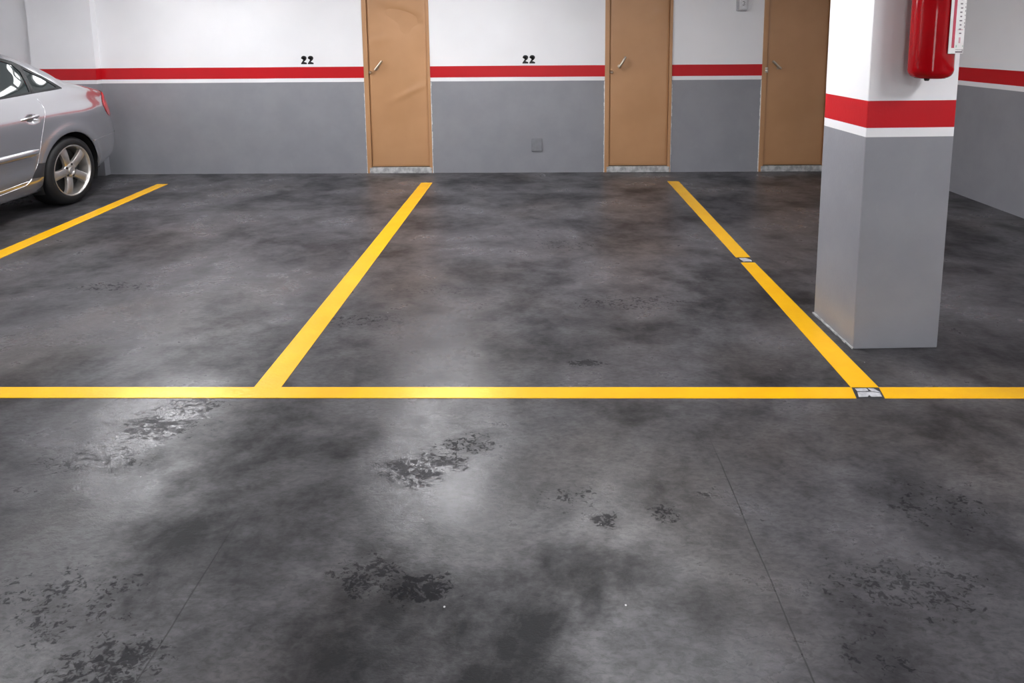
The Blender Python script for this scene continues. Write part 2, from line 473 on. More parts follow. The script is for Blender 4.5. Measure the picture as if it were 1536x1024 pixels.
# cover plate + switch box
pl = tag(empty('cover_plate', (-.033, D, .32)), 'small grey blank cover plate low on the grey wall under the number', 'cover plate')
obj('plate', bx(-.060, .060, -.014, .002, -.073, .073, bevel=.003), M['plate'], pl)
for sx in (-.045, .045):
    bm = BM(); lathe(bm, [(0, -.0165), (.004, -.0165), (.005, -.013), (0, -.013)], 12, 'Y', (sx, 0, 0))
    obj('screw', bm, M['plate'], pl)
sw = tag(empty('switch_box', (2.210, D, 1.86)), 'grey surface mounted switch box with pale rocker on the white wall', 'switch')
obj('housing', bx(-.060, .050, -.045, .002, -.072, .075, bevel=.006), M['switchgrey'], sw)
obj('cover', bx(-.036, .046, -.053, -.045, -.055, .060, bevel=.004), M['switchwhite'], sw)
rk = obj('rocker', bx(-.014, .026, -.060, -.053, -.022, .032, bevel=.003), M['switchwhite'], sw)
bm = BM(); tube(bm, [(-.006, -.0612, .022), (.010, -.0612, .026), (.017, -.0612, .014), (.006, -.0612, .004), (.016, -.0612, -.006), (.008, -.0612, -.015), (-.006, -.0612, -.012)], .0028, 6)
obj('rocker_symbol', bm, M['dark'], rk)

# ------------------------------------------------------------------ floor markings
def line(pts, label, cat='parking line', name='parking_line', group='yellow painted bay lines'):
    bm = BM(); prism(bm, pts, 0.0, .0022)
    return tag(obj(name, bm, M['yellow']), label, cat, group)
YN, YFR = 2.5525, 2.638
line([(-3.944, 6.680), (-4.059, 6.682), (-3.905, 4.10), (-3.79, 2.75), (-3.79, YFR), (-3.67, YFR), (-3.675, 2.75), (-3.785, 4.35)], 'yellow line beside the silver car, reaching the left picture edge')
line([(-1.133, 6.694), (-1.254, 6.696), (-1.252, YFR), (-1.133, YFR)], 'long yellow line ending near the foot of the dented door')
line([(1.464, 6.712), (1.345, 6.714), (1.346, 4.316), (1.4445, 4.316)], 'yellow line from second door to the small worn patch')
line([(1.4405, 4.209), (1.347, 4.209), (1.337, YFR), (1.456, YFR)], 'yellow line running past the foot of the square pillar')
line([(1.339, YFR), (-7.3, YFR), (-7.3, YN), (1.319, YN)], 'long crosswise yellow line in front of the bays')
line([(3.93, YFR), (1.457, YFR), (1.438, YN), (3.93, YN)], 'short crosswise yellow line right of the worn grey patch')
def patch(q, label, cracks):
    root = tag(empty('floor_patch', (sum(p[0] for p in q)/4, sum(p[1] for p in q)/4, 0)), label, 'floor patch', 'worn gaps in the yellow lines')
    o = root.location
    bm = BM(); prism(bm, [(x-o.x, y-o.y) for x, y in q], 0, .0008); obj('bare_ground', bm, M['crack'], root)
    bm = BM()
    A, B, C, E_ = [Vector((x-o.x, y-o.y)) for x, y in q]     # far-left, far-right, near-right, near-left
    P = lambda u, v: tuple((A*(1-u)+B*u)*(1-v) + (E_*(1-u)+C*u)*v)
    for poly in cracks:
        prism(bm, [P(u, v) for u, v in poly], .0006, .0020)
    obj('tape_remnant', bm, M['tape'], root)
    return root
patch([(1.345, YFR-.001), (1.455, YFR-.001), (1.434, YN+.002), (1.323, YN+.002)], 'cracked grey patch where two yellow lines cross near the pillar',
      [[(.06, .10), (.50, .08), (.55, .30), (.42, .36), (.12, .36)], [(.56, .06), (.78, .10), (.98, .48), (.66, .36)], [(.10, .46), (.44, .44), (.62, .40), (.95, .56), (.96, .86), (.56, .88), (.50, .72), (.42, .88), (.08, .90)]])
patch([(1.352, 4.314), (1.440, 4.314), (1.436, 4.212), (1.352, 4.212)], 'narrow grey patch interrupting the yellow line behind the pillar',
      [[(.12, .15), (.62, .12), (.95, .55), (.90, .82), (.50, .78), (.22, .85)]])

# ------------------------------------------------------------------ fire extinguisher on the pillar front
R = .088
ex = tag(empty('fire_extinguisher', (1.711, PY-.122, 1.318), PR), 'red cylinder fire extinguisher with white instruction card hung on the pillar', 'fire extinguisher')
bm = BM()
prof = [(0, 0.010), (.045, .008), (.060, .000)]
for k in range(9):
    a = -PI/2 + PI/2*k/8
    prof.append((R-.036+.036*math.cos(a), .036+.036*math.sin(a)))
prof += [(R, .10), (R, .25), (R, .40)]
for k in range(1, 10):
    a = PI/2*k/9
    prof.append((.025+(R-.025)*math.cos(a), .40+.075*math.sin(a)))
prof += [(.025, .50), (0, .50)]
lathe(bm, prof, 64)
obj('cylinder', bm, M['extred'], ex, smooth=True, angle=50)
bm = BM(); lathe(bm, [(0, -.012), (.008, -.012), (.011, -.006), (.011, .012), (0, .012)], 16, 'Z', (-.012, 0, 0)); obj('bottom_clip', bm, M['dark'], ex)
bm = BM(); lathe(bm, [(0, .50), (.030, .50), (.030, .525), (.02, .53), (.02, .56), (0, .56)], 24); vb = obj('valve', bm, M['bolt'], ex, smooth=True, angle=40)
bm = BM(); box(bm, -.014, .014, -.13, .03, .56, .572, bevel=.003); box(bm, -.014, .014, -.12, .02, .585, .597, bevel=.003); obj('handle', bm, M['dark'], vb)
bm = BM(); tube(bm, [(0, .0, .54), (-.05, -.0, .56), (-.10, 0, .55), (-.118, 0, .51), (-.112, 0, .44)], .011, 12); obj('hose', bm, M['dark'], ex, smooth=True)
bm = BM(); box(bm, -.03, .03, R-.004, .121, .36, .46); lathe(bm, [(R+.0005, .40), (R+.004, .40), (R+.004, .425), (R+.0005, .425)], 48, closed=True); obj('bracket', bm, M['dark'], ex)
# instruction card standing out at the right of the cylinder
X0, Y0 = .010, -.0945
def print_on_card(name, m, x0, x1, z0, z1): return obj(name, bx(X0+x0, X0+x1, Y0-.0012, Y0+.0004, z0, z1), M[m], card)
card = obj('instruction_card', bx(X0, X0+.064, Y0, Y0+.0025, .108, .46, bevel=.0008, seg=1), M['card'], ex); card['label'] = 'white printed instruction card with a red stripe'
obj('card_clip', bx(.045, .075, Y0+.0025, -.070, .44, .455), M['dark'], card)
print_on_card('red_stripe', 'cardred', .0122, .0236, .132, .45)
z = .190; k = 0
while z < .44:
    print_on_card('text_row', 'cardink', .0405-.002*(k % 2), .0475+.002*(k % 3 == 0), z, z+.0055); z += .0175; k += 1
z = .215
while z < .44:
    print_on_card('text_mark', 'cardink', .0595, .0612, z, z+.003+.008*random.random()); z += .0165
print_on_card('pink_print', 'cardpink', .034, .056, .206, .209)
print_on_card('pink_print', 'cardpink', .041, .048, .152, .176)
print_on_card('green_print', 'cardgreen', .0305, .034, .134, .144)
print_on_card('green_print', 'cardgreen', .058, .061, .137, .142)
bm = BM(); ox = X0
box(bm, ox+.030, ox+.0605, Y0-.0012, Y0+.0004, .112, .1185); box(bm, ox+.058, ox+.0605, Y0-.0012, Y0+.0004, .1185, .126); box(bm, ox+.030, ox+.058, Y0-.0012, Y0+.0004, .1243, .126); obj('printed_box', bm, M['cardink'], card)

# ------------------------------------------------------------------ the car
CX, CY = -5.235, 5.870
car = tag(empty('car', (CX, CY, 0)), 'silver four-door saloon car parked tail to the back wall', 'car')
ST = [  # y, w, zf, zs, xb, zb, x8, z8, xr, zr, zc   (y grows towards the tail, 0 = rear axle)
 (-3.52, .45, .30, .50, .42, .58, .38, .62, .30, .64, .655), (-3.45, .66, .26, .55, .62, .64, .56, .68, .45, .70, .72), (-3.25, .81, .22, .62, .76, .73, .68, .77, .55, .795, .82),
 (-2.9, .875, .20, .72, .83, .83, .74, .86, .60, .88, .91), (-2.3, .90, .19, .82, .855, .92, .77, .94, .62, .955, .985), (-1.85, .90, .19, .85, .86, .97, .78, 1.0, .65, 1.02, 1.04),
 (-1.6, .90, .19, .86, .86, .985, .76, 1.08, .66, 1.14, 1.17), (-1.2, .90, .19, .86, .846, 1.01, .738, 1.20, .63, 1.345, 1.38), (-.9, .90, .19, .865, .842, 1.028, .743, 1.23, .645, 1.40, 1.445),
 (-.45, .90, .195, .872, .836, 1.052, .753, 1.24, .665, 1.402, 1.435), (-.2, .90, .20, .876, .832, 1.065, .757, 1.20, .672, 1.330, 1.375), (.03, .90, .20, .876, .818, 1.085, .770, 1.165, .678, 1.240, 1.295),
 (.2, .897, .21, .874, .796, 1.08, .738, 1.115, .675, 1.158, 1.21), (.35, .885, .235, .875, .782, 1.062, .72, 1.095, .65, 1.115, 1.14), (.52, .855, .28, .868, .745, 1.042, .685, 1.07, .61, 1.083, 1.10),
 (.70, .815, .315, .862, .718, 1.015, .665, 1.042, .60, 1.055, 1.07), (.84, .757, .332, .875, .715, .985, .645, 1.02, .55, 1.035, 1.05), (.94, .688, .337, .865, .652, .965, .59, .998, .50, 1.015, 1.03), (1.0, .59, .337, .86, .56, .95, .50, .982, .43, 1.00, 1.01)]
def interp_rows(rows, y):
    ys = [r[0] for r in rows]
    if y <= ys[0]: return list(rows[0][1:])
    if y >= ys[-1]: return list(rows[-1][1:])
    i = max(k for k in range(len(ys)-1) if ys[k] <= y)
    h = ys[i+1]-ys[i]; t = (y-ys[i])/h
    out = []
    for c in range(1, len(rows[0])):
        def d(k):                                   # monotone slope
            if k <= 0: return (rows[1][c]-rows[0][c])/(ys[1]-ys[0])
            if k >= len(ys)-1: return (rows[-1][c]-rows[-2][c])/(ys[-1]-ys[-2])
            a = (rows[k][c]-rows[k-1][c])/(ys[k]-ys[k-1]); b = (rows[k+1][c]-rows[k][c])/(ys[k+1]-ys[k])
            return 0 if a*b <= 0 else 2*a*b/(a+b)*.5+ .25*(a+b) if abs(a+b) < 3*min(abs(a), abs(b)) else 2*a*b/(a+b)
        t2, t3 = t*t, t*t*t
        out.append((2*t3-3*t2+1)*rows[i][c] + (t3-2*t2+t)*h*d(i) + (-2*t3+3*t2)*rows[i+1][c] + (t3-t2)*h*d(i+1))
    return out
def sstep(a, b, x):
    t = max(0, min(1, (x-a)/(b-a))); return t*t*(3-2*t)
VSUB = [5, 4, 4, 9, 9, 9, 5, 5, 9, 8, 8, 10]
def section(y, k=1.0):
    w, zf, zs, xb, zb, x8, z8, xr, zr, zc = interp_rows(ST, y)
    hh = zs-zf
    c = [(0, zf), (w-.24, zf), (w-.060, zf+.004), (w-.022, zf+.085), (w-.010, zf+.40*hh), (w, zf+.72*hh), (w-.003, zs-.015), (xb+(w-xb)*.62, zs-.015+(zb-zs+.015)*.34), (xb, zb), (x8, z8), (xr, zr), (xr*.72, zc-.012), (0, zc)]
    pts = []
    n = len(c)
    for i in range(n-1):
        p1, p2 = c[i], c[i+1]
        p0 = c[i-1] if i > 0 else (-c[1][0], c[1][1]); p3 = c[i+2] if i+2 < n else (-c[n-2][0], c[n-2][1])
        for s in range(VSUB[i]):
            t = s/VSUB[i]
            q = []
            for a in (0, 1):
                # centripetal-ish tangents, limited by the neighbouring lengths
                l1 = math.hypot(p2[0]-p1[0], p2[1]-p1[1]); l0 = math.hypot(p1[0]-p0[0], p1[1]-p0[1]); l2 = math.hypot(p3[0]-p2[0], p3[1]-p2[1])
                m1 = (((p1[a]-p0[a])/max(l0, 1e-6))*l1 + ((p2[a]-p1[a])/max(l1, 1e-6))*l0)/(l0+l1)*l1
                m2 = (((p2[a]-p1[a])/max(l1, 1e-6))*l2 + ((p3[a]-p2[a])/max(l2, 1e-6))*l1)/(l1+l2)*l1
                t2, t3 = t*t, t*t*t
                q.append((2*t3-3*t2+1)*p1[a]+(t3-2*t2+t)*m1+(-2*t3+3*t2)*p2[a]+(t3-t2)*m2)
            pts.append(q)
    pts.append(list(c[-1]))
    out = []
    for x, z in pts:
        yy = y
        if y > .3: yy -= .105*sstep(.50, .95, z)*sstep(.35, .95, y)
        if y < -2.9: yy += .10*sstep(.5, .8, z)*sstep(-2.9, -3.4, y)
        if x > .55 and zf+.03 < z < 1.0:            # flared arches
            for ay in (0, -2.65):
                r = math.hypot(y-ay, z-.315)
                x += .017*math.exp(-((r-.395)/.050)**2)*sstep(.20, .45, z)
        out.append((x*k, yy, z))
    return out
us = []
y = -3.52
while y < -1.0: us.append((y, 1)); y += .03
while y < .999: us.append((y, 1)); y += .0165
us.append((1.0, 1))
ends_r = [(1.0, .97, 1.004), (1.0, .9, 1.012), (1.0, .78, 1.020), (1.0, .6, 1.027), (1.0, .4, 1.031), (1.0, .2, 1.033), (1.0, 0, 1.034)]
ends_f = [(-3.52, 0, -3.556), (-3.52, .25, -3.554), (-3.52, .5, -3.549), (-3.52, .75, -3.540), (-3.52, .92, -3.530)]
rowsP = []
for ys_, k, ye in ends_f: rowsP.append([(x, yy+(ye-ys_), z) for x, yy, z in section(ys_, k)])
for ys_, k in us: rowsP.append(section(ys_, k))
for ys_, k, ye in ends_r: rowsP.append([(x, yy+(ye-ys_), z) for x, yy, z in section(ys_, k)])
bm = BM()
V = []
nv = len(rowsP[0])
for r in rowsP:
    a = [bm.verts.new((x, yy, z)) for x, yy, z in r]
    b = [bm.verts.new((-x, yy, z)) if x > 1e-7 or True else None for x, yy, z in r]
    V.append((a, b))
for i in range(len(V)-1):
    for j in range(nv-1):
        for s in (0, 1):
            q = (V[i][s][j], V[i+1][s][j], V[i+1][s][j+1], V[i][s][j+1])
            bm.faces.new(q if s == 1 else q[::-1])
bmesh.ops.remove_doubles(bm, verts=bm.verts[:], dist=2e-5)
bmesh.ops.dissolve_degenerate(bm, edges=bm.edges[:], dist=1e-6)
bmesh.ops.recalc_face_normals(bm, faces=bm.faces[:])
bm.normal_update()
REF = bm.copy(); REF.verts.ensure_lookup_table(); REF.faces.ensure_lookup_table()
bmesh.ops.triangulate(REF, faces=REF.faces[:])
REF.normal_update(); REF.verts.ensure_lookup_table(); REF.faces.ensure_lookup_table()
BVH = BVHTree.FromBMesh(REF)
def smooth_normal(p):
    loc, nor, idx, d = BVH.find_nearest(p)
    f = REF.faces[idx]; a, b, c = [v for v in f.verts]
    v0, v1, v2 = b.co-a.co, c.co-a.co, loc-a.co
    d00, d01, d11, d20, d21 = v0.dot(v0), v0.dot(v1), v1.dot(v1), v2.dot(v0), v2.dot(v1)
    den = d00*d11-d01*d01
    if abs(den) < 1e-16: return nor
    v = (d11*d20-d01*d21)/den; w = (d00*d21-d01*d20)/den
    n = a.normal*(1-v-w)+b.normal*v+c.normal*w
    return n.normalized() if n.length > 1e-6 else nor
def side_x(y, z):
    h = BVH.ray_cast(Vector((2, y, z)), Vector((-1, 0, 0)))
    return h[0].x if h[0] else .88

layer = bm.faces.layers.int.new('part')
def inside(poly, y, z):
    c = False; n = len(poly)
    for i in range(n):
        (y1, z1), (y2, z2) = poly[i], poly[(i+1) % n]
        if (z1 > z) != (z2 > z) and y < (y2-y1)*(z-z1)/(z2-z1)+y1: c = not c
    return c
def cut(poly, pid, xmin=.0, only=None, both=True):
    """cut an outline given in side view (y,z) into the body skin and give the faces inside it a part id"""
    n = len(poly)
    y0, y1 = min(p[0] for p in poly)-.03, max(p[0] for p in poly)+.03
    z0, z1 = min(p[1] for p in poly)-.03, max(p[1] for p in poly)+.03
    def cand():
        out = []
        for f in bm.faces:
            if only is not None and f[layer] not in only: continue
            c = f.calc_center_median()
            if abs(c.x) < xmin or (not both and c.x < 0): continue
            if y0 < c.y < y1 and z0 < c.z < z1: out.append(f)
        return out
    base = cand()
    for i in range(n):
        (ya, za), (yb, zb_) = poly[i], poly[(i+1) % n]
        L = math.hypot(yb-ya, zb_-za)
        nrm = Vector((0, -(zb_-za)/L, (yb-ya)/L)); mid = Vector((0, (ya+yb)/2, (za+zb_)/2))
        fs = [f for f in cand() if any(abs((v.co-mid).dot(Vector((0, (yb-ya)/L, (zb_-za)/L)))) < L/2+.03 for v in f.verts) and any(abs((v.co-mid).dot(nrm)) < .05 for v in f.verts)]
        if not fs: continue
        geom = fs + list({e for f in fs for e in f.edges}) + list({v for f in fs for v in f.verts})
        bmesh.ops.bisect_plane(bm, geom=geom, dist=1e-5, plane_co=mid, plane_no=nrm)
    for f in cand():
        c = f.calc_center_median()
        if inside(poly, c.y, c.z): f[layer] = pid
def circ(cy, cz, r, n=36): return [(cy+r*math.cos(2*PI*i/n), cz+r*math.sin(2*PI*i/n)) for i in range(n)]
BODY, TRIM, GLASS, QUARTER, RDOOR, FDOOR, BUMPER, TAIL, DARKFLANK, ARCH, FGLASS, HEAD = range(12)
cut([(.20, .548), (.29, .550), (.52, .556), (1.2, .572), (1.2, .10), (.20, .10)], BUMPER)
cut([(.76, 1.00), (.718, .972), (.670, .912), (.600, .864), (.606, .808), (.664, .762), (.71, .745), (1.2, .735), (1.2, 1.0)], TAIL, xmin=.27)
cut([(-1.40, .275), (-.817, .275), (-.56, .296), (-.52, .315), (-.489, .343), (-.45, .40), (-.416, .462), (-.357, .64), (-.300, .826), (-.274, .870), (-.256, .91), (-.262, .965), (-.289, 1.018), (-.31, 1.062), (-.69, 1.038), (-1.40, 1.00)], RDOOR, xmin=.55)
cut([(-2.28, .275), (-1.415, .275), (-1.415, .995), (-1.72, .975), (-2.18, .90), (-2.28, .6)], FDOOR, xmin=.55)
cut([(-.416, .462), (-.29, .450), (-.31, .331), (-.489, .343), (-.45, .40)], DARKFLANK, xmin=.55, only=(BODY, RDOOR))  # dark patch low on the flank, ahead of the rear wheel arch
opening = [(-1.72, 1.000), (-1.4, 1.005), (-.666, 1.038), (-.305, 1.058), (.055, 1.074), (.060, 1.082), (.033, 1.100), (-.086, 1.199), (-.251, 1.297), (-.35, 1.343), (-.447, 1.369), (-.75, 1.385), (-.98, 1.375), (-1.25, 1.285), (-1.66, 1.03)]
cut(opening, TRIM, xmin=.5, only=(BODY, RDOOR, FDOOR))
cut([(-1.20, 1.033), (-.68, 1.058), (-.337, 1.075), (-.309, 1.247), (-.36, 1.310), (-.455, 1.345), (-.75, 1.362), (-.93, 1.355), (-1.13, 1.31)], GLASS, xmin=.5, only=(TRIM,))
cut([(-.288, 1.077), (-.005, 1.092), (-.105, 1.184), (-.258, 1.271)], QUARTER, xmin=.5, only=(TRIM,))
cut([(-1.62, 1.02), (-1.28, 1.033), (-1.20, 1.27)], FGLASS, xmin=.5, only=(TRIM,))
for ay in (0, -2.65): cut(circ(ay, .315, .362), ARCH, xmin=.60, only=(BODY, BUMPER, DARKFLANK, FDOOR, RDOOR))
cut([(-3.44, .57), (-3.25, .575), (-3.02, .68), (-2.98, .735), (-3.10, .73), (-3.34, .665)], HEAD, xmin=.38, only=(BODY,))
# rear glass and windscreen between the roof rails
for f in bm.faces:
    c = f.calc_center_median()
    if f[layer] == BODY and c.z > 1.0:
        if -.14 < c.y < .26 and abs(c.x) < .56 and c.z > 1.13: f[layer] = 20
        elif -1.72 < c.y < -1.24 and abs(c.x) < .56: f[layer] = 21
bmesh.ops.delete(bm, geom=[f for f in bm.faces if f[layer] == ARCH], context='FACES')
# door pull recess
for v in bm.verts:
    if v.co.x > .6 and -.60 < v.co.y < -.3 and .78 < v.co.z < .95:
        r2 = ((v.co.y+.425)/.070)**2 + ((v.co.z-.848)/.030)**2
        if r2 < 1: v.co.x -= .030*(1-r2)**.6
def split_part(pid, name, mat, parent, off=0.0, flat_n=True):
    ids = pid if isinstance(pid, tuple) else (pid,)
    b2 = bm.copy()
    ly = b2.faces.layers.int['part']
    bmesh.ops.delete(b2, geom=[f for f in b2.faces if f[ly] not in ids], context='FACES')
    nrm = [smooth_normal(v.co) for v in b2.verts]
    if off:
        for v, n in zip(b2.verts, nrm): v.co += n*off
    me = bpy.data.meshes.new(name)
    b2.to_mesh(me); b2.free()
    me.materials.append(mat)
    for p in me.polygons: p.use_smooth = True
    if flat_n:
        rec = [(v.co.x > .6 and -.60 < v.co.y < -.3 and .78 < v.co.z < .95) for v in me.vertices]
        me.normals_split_custom_set_from_vertices([tuple(v.normal) if rc else tuple(n) for v, n, rc in zip(me.vertices, nrm, rec)])
    return link(bpy.data.objects.new(name, me), parent)
def sided(pid, name, mat, parent, off=0.0):
    """one object per flank"""
    out = []
    for s in (1, -1):
        b2 = bm.copy(); ly = b2.faces.layers.int['part']
        bmesh.ops.delete(b2, geom=[f for f in b2.faces if f[ly] != pid or f.calc_center_median().x*s < 0], context='FACES')
        nrm = [smooth_normal(v.co) for v in b2.verts]
        for v, n in zip(b2.verts, nrm): v.co += n*off
        me = bpy.data.meshes.new(name); b2.to_mesh(me); b2.free(); me.materials.append(mat)
        for p in me.polygons: p.use_smooth = True
        rec = [(v.co.x > .6 and -.60 < v.co.y < -.3 and .78 < v.co.z < .95) for v in me.vertices]
        me.normals_split_custom_set_from_vertices([tuple(v.normal) if rc else tuple(n) for v, n, rc in zip(me.vertices, nrm, rec)])
        par = parent if not isinstance(parent, list) else parent[0 if s == 1 else 1]
        out.append(link(bpy.data.objects.new(name, me), par))
    return out
body = split_part(BODY, 'body', M['paint'], car)
rd = sided(RDOOR, 'rear_door', M['paint'], car)
fd = sided(FDOOR, 'front_door', M['paint'], car)
bp = split_part(BUMPER, 'rear_bumper', M['paint'], car, .003)
for o in sided(TAIL, 'tail_light', M['tail'], car, .004): o['label'] = 'red tail light'
for o in sided(TRIM, 'window_frame', M['trimblack'], car, .001): o['label'] = 'black window frame'
sided(GLASS, 'rear_door_window', M['glass'], rd, -.004)
sided(QUARTER, 'quarter_window', M['glass'], car, -.004)
sided(FGLASS, 'front_door_window', M['glass'], fd, -.004)
sided(DARKFLANK, 'flank_patch', M['flankdark'], car, .0005)
sided(HEAD, 'headlight', M['headlamp'], car, .002)
split_part(20, 'rear_window', M['glass'], car)
split_part(21, 'windscreen', M['glass'], car)
bm.free()

def strip(name, pts, r, mat, parent, out=.001, side=1, n=6, flat=1.0):
    """thin bead following the car's flank through side view points"""
    P = []
    for (ya, za), (yb, zb_) in zip(pts, pts[1:]):
        k = max(2, int(math.hypot(yb-ya, zb_-za)/.02))
        for i in range(k): P.append((ya+(yb-ya)*i/k, za+(zb_-za)*i/k))
    P.append(pts[-1])
    b = BM()
    tube(b, [(side*(side_x(y_, z_)+out), y_, z_) for y_, z_ in P], r, n)
    return obj(name, b, mat, parent, smooth=True)
for s, par in ((1, rd[0]), (-1, rd[1])):
    e = strip('door_edge_glint', [(-.45, .40), (-.416, .462), (-.357, .64), (-.300, .826), (-.274, .870), (-.256, .91), (-.262, .965), (-.289, 1.015)], .0019, M['bright'], par, 0, s); e['label'] = 'thin bright bead drawing the highlight on the door edge'  # bright bead stands in for the highlight along the door edge
    strip('sill_trim', [(-1.38, .312), (-.822, .306), (-.526, .328)], .0032, M['bright'], par, 0, s)
    strip('sill_trim', [(-1.40, .275), (-.817, .274), (-.56, .296), (-.52, .315), (-.489, .343)], .0036, M['bright'], car, .001, s)
    # side rub strip, a rounded bar
    b = BM()
    yy = [-1.38+i*(.985/40) for i in range(41)]
    prof = [(-.030, -.002), (-.026, .010), (-.012, .017), (.004, .019), (.020, .015), (.029, .006), (.031, -.002)]
    rings = []
    for i, y_ in enumerate(yy):
        zc = .540+.020*(y_+1.38)/.985
        tp = min(1, .25+i/3, .25+(40-i)/3)
        rings.append([b.verts.new((s*(side_x(y_, zc)+dx*tp), y_, zc+dz*(.6+.4*tp))) for dz, dx in prof])
    for A, B in zip(rings, rings[1:]):
        for i in range(len(prof)-1): b.faces.new((A[i], A[i+1], B[i+1], B[i]))
    b.faces.new(rings[0]); b.faces.new(rings[-1])
    bmesh.ops.recalc_face_normals(b, faces=b.faces[:])
    obj('rub_strip', b, M['paint'], par, smooth=True, angle=50)
    # pull handle
    b = BM()
    hp = []
    for i in range(13):
        t_ = i/12; y_ = -.55+.21*t_; z_ = .852+.018*t_+.004*math.sin(PI*t_)
        hp.append((s*(side_x(y_, z_+.05)+.006+.028*math.sin(PI*t_)**.6), y_, z_))
    tube(b, hp, [.007+.0065*math.sin(PI*min(1, max(0, (i+.8)/13.6)))**.7 for i in range(13)], 12)
    obj('door_handle', b, M['paint'], par, smooth=True, angle=60)
strip('bumper_trim', [(.30, .551), (.52, .557), (.80, .566)], .003, M['bright'], bp, .004, 1)
b = BM(); box(b, .55, .60, .985, 1.03, .515, .545, bevel=.008); obj('parking_sensor', b, M['bright'], bp, smooth=True, angle=40)
strip('window_divider', [(-.262, 1.285), (-.318, 1.067)], .006, M['trimblack'], car, -.002, 1)
for s in (1, -1):
    for name, pts in (('door_gap', [(-1.408, .30), (-1.408, .99)]), ('door_gap', [(-2.28, .30), (-2.28, .60), (-2.18, .89)])):
        strip(name, pts, .0028, M['dark'], car, -.001, s)
    b = BM(); bmesh.ops.create_uvsphere(b, u_segments=24, v_segments=14, radius=1)
    for v in b.verts: v.co = Vector((s*(.985+.105*v.co.x), -1.60+.055*v.co.y+.03*abs(v.co.x), 1.02+.075*v.co.z))
    wm_ = obj('wing_mirror', b, M['paint'], car, smooth=True)
    b = BM(); tube(b, [(s*.84, -1.60, .985), (s*.93, -1.595, 1.0)], .022, 12); obj('mirror_arm', b, M['trimblack'], wm_, smooth=True)
# front grille and lower intake
b = BM(); box(b, -.34, .34, -3.556, -3.50, .36, .43, bevel=.01); obj('grille', b, M['dark'], car)
# wheel arch liners
for ay in (0, -2.65):
    for s in (1, -1):
        b = BM()
        n = 40; rings = []
        for x_, r_ in ((.58, .03), (.58, .372), (.84, .372), (.872, .366)):
            rings.append([b.verts.new((s*x_, ay+r_*math.cos(a), .315+r_*math.sin(a))) for a in [-.42+(PI+.84)*i/n for i in range(n+1)]])
        for A, B in zip(rings, rings[1:]):
            for i in range(n): b.faces.new((A[i], A[i+1], B[i+1], B[i]))
        bmesh.ops.recalc_face_normals(b, faces=b.faces[:])
        obj('wheel_arch_liner', b, M['dark'], car, smooth=True, angle=40)
# underbody tray
obj('underbody', bx(-.62, .62, -3.3, .75, .20, .235), M['dark'], car)

def make_wheel(x, y_, s):
    root = bpy.data.objects.new('wheel', None); link(root, car)
    root.location = (x, y_, .317); root.rotation_euler = (0, 0, 0 if s > 0 else PI)
    RT, RR = .317, .235
    b = BM()   # tyre, axis X, outer face at x = 0 (+x outward)
    lathe(b, [(RR-.004, -.004), (RR+.006, .004), (RR+.030, .008), (RT-.028, .002), (RT-.010, -.012), (RT-.001, -.034), (RT, -.105), (RT-.001, -.176), (RT-.010, -.198), (RT-.03, -.212), (RR+.01, -.212), (RR-.004, -.2)], 72, 'X', closed=True)
    obj('tyre', b, M['tyre'], root, smooth=True, angle=50)
    b = BM()   # rim lip and barrel
    lathe(b, [(RR+.004, -.002), (RR+.003, .005), (RR-.003, .006), (RR-.010, .000), (RR-.014, -.020), (RR-.022, -.060), (RR-.030, -.11), (RR-.020, -.19), (RR, -.205)], 72, 'X')
    for f in [f for f in b.faces if len(f.verts) > 8]: b.faces.remove(f)
    rim = obj('rim', b, M['alloy'], root, smooth=True, angle=40)
    b = BM(); lathe(b, [(0, -.085), (.20, -.085), (.205, -.10), (0, -.10)], 48, 'X'); obj('brake_disc', b, M['alloydark'], root, smooth=True, angle=40)
    for k in range(5):
        a = math.radians(41+72*k)
        b = BM()
        # spoke cross-sections along radius: (r, halfwidth, x of face)
        secs = [(.020, .040, -.022), (.062, .041, -.020), (.085, .038, -.014), (.13, .039, -.008), (.18, .042, -.006), (.212, .047, -.010), (.226, .052, -.014)]
        rings = []
        for r_, hw, xf in secs:
            ring = []
            for t_, dx in ((-1, -.030), (-.93, -.006), (-.72, 0), (0, .0015), (.72, 0), (.93, -.006), (1, -.030)):
                py, pz = r_, t_*hw
                ring.append(b.verts.new((xf+dx, py*math.cos(a)-pz*math.sin(a), py*math.sin(a)+pz*math.cos(a))))
            rings.append(ring)
        for A, B in zip(rings, rings[1:]):
            for i in range(6): b.faces.new((A[i], A[i+1], B[i+1], B[i]))
            b.faces.new((A[6], A[0], B[0], B[6]))
        b.faces.new(rings[0]); b.faces.new(rings[-1])
        bmesh.ops.recalc_face_normals(b, faces=b.faces[:])
        obj('spoke', b, M['alloy'], rim, smooth=True, angle=35)
    b = BM(); lathe(b, [(.078, -.05), (.076, -.026), (.066, -.017), (.045, -.014), (.040, -.018), (0, -.018)], 40, 'X'); obj('hub', b, M['alloy'], rim, smooth=True, angle=40)
    b = BM(); lathe(b, [(.034, -.02), (.034, -.010), (.030, -.006), (.024, -.006), (.022, -.009), (0, -.008)], 32, 'X'); obj('centre_cap', b, M['alloy'], rim, smooth=True, angle=30)
    for k in range(5):
        a = math.radians(41+36+72*k)
        b = BM(); lathe(b, [(0, -.012), (.010, -.012), (.0125, -.016), (.0125, -.03), (0, -.03)], 14, 'X', (0, .057*math.cos(a), .057*math.sin(a)))
        obj('wheel_bolt', b, M['bolt'], rim, smooth=True, angle=40)
for x, y_, s in ((.888, 0, 1), (-.888, 0, -1), (.888, -2.65, 1), (-.888, -2.65, -1)): make_wheel(x, y_, s)

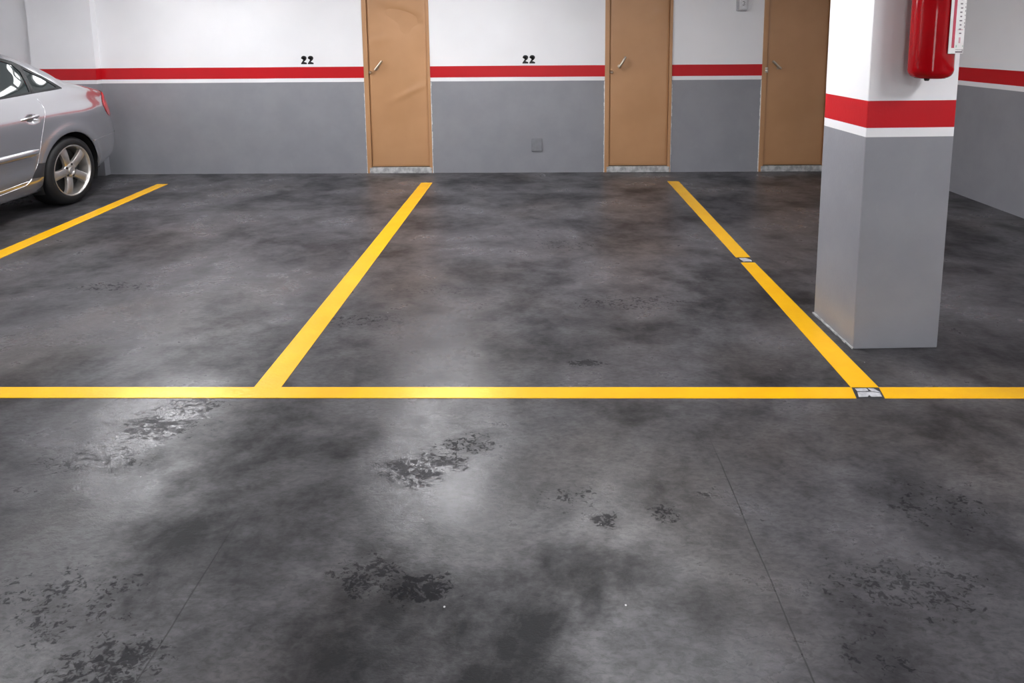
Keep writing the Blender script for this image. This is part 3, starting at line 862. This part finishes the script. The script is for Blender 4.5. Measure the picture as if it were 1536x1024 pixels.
# ------------------------------------------------------------------ lamps on the ceiling (all above the frame)
def lamp(x, y_, rz, L, W, label):
    root = tag(empty('ceiling_light', (x, y_, HC), rz), label, 'ceiling light', 'fluorescent ceiling lights')
    obj('housing', bx(-L/2, L/2, -W/2, W/2, -.06, 0, bevel=.006), M['lampwhite'], root)
    obj('diffuser', bx(-L/2+.02, L/2-.02, -W/2+.012, W/2-.012, -.095, -.06, bevel=.012, seg=3), LAMP, root)






LAMPS = [(-3.5, 5.5, 'white fluorescent ceiling light over the bay beside the silver car'), (-.85, 5.4, 'white fluorescent ceiling light over the bay with the dented door'),
         (.55, 3.85, 'white fluorescent ceiling light over the empty bay beside the pillar'), (-3.0, 2.6, 'white fluorescent ceiling light over the front of the car bay'), (-6.9, 3.2, 'added unseen ceiling light brightening the far wall beyond the silver car'), (2.6, .9, 'white fluorescent ceiling light in front of the pillar'),  # far-left light is added to brighten the wall beyond the car
         (.3, -1.2, 'white fluorescent ceiling light over the driving lane'), (2.3, -1.8, 'white fluorescent ceiling light farthest from the doors')]
wl = tag(empty('wall_light', (-3.55, D, 2.12)), 'white wall light with three glowing panels high on the wall beside the silver car', 'wall light')
obj('housing', bx(-.62, .62, -.05, 0, -.10, .10, bevel=.006), M['lampwhite'], wl)
for k in (-1, 0, 1): obj('panel', bx(k*.38-.15, k*.38+.15, -.062, -.05, -.065, .065, bevel=.004), WGLOW, wl)
for x, y_, lb in LAMPS: lamp(x, y_, PI/2, 1.25, .22, lb)

w = bpy.data.worlds.new('World'); SC.world = w; w.use_nodes = True
w.node_tree.nodes['Background'].inputs[0].default_value = (.5, .5, .52, 1); w.node_tree.nodes['Background'].inputs[1].default_value = .02

# ------------------------------------------------------------------ camera
F, PXX, PYY, PIT, YAW, ROL = 971.6, 796.45, 186.93, .1316, .0134, -.0069
cam = bpy.data.cameras.new('camera'); co = bpy.data.objects.new('camera', cam); COL.objects.link(co)
right0 = Vector((math.cos(YAW), math.sin(YAW), 0)); fw0 = Vector((-math.sin(YAW), math.cos(YAW), 0)); zz = Vector((0, 0, 1))
fwd = fw0*math.cos(PIT)-zz*math.sin(PIT); upp = fw0*math.sin(PIT)+zz*math.cos(PIT)
right = right0*math.cos(ROL)+upp*math.sin(ROL); up = -right0*math.sin(ROL)+upp*math.cos(ROL)
co.matrix_world = Matrix(((right.x, up.x, -fwd.x, 0), (right.y, up.y, -fwd.y, 0), (right.z, up.z, -fwd.z, 1.5), (0, 0, 0, 1)))
cam.sensor_width = 36; cam.sensor_fit = 'HORIZONTAL'; cam.lens = F/1536*36
cam.shift_x = (768-PXX)/1536; cam.shift_y = -(512-PYY)/1536
cam.clip_start = .05; cam.clip_end = 100
SC.camera = co
SC.view_settings.view_transform = 'Standard'; SC.view_settings.look = 'None'; SC.view_settings.gamma = 1.0; SC.view_settings.use_curve_mapping = False
SC.view_settings.exposure = 1.98
SC.cycles.max_bounces = 10; SC.cycles.diffuse_bounces = 6; SC.cycles.glossy_bounces = 5
SC.cycles.use_denoising = True
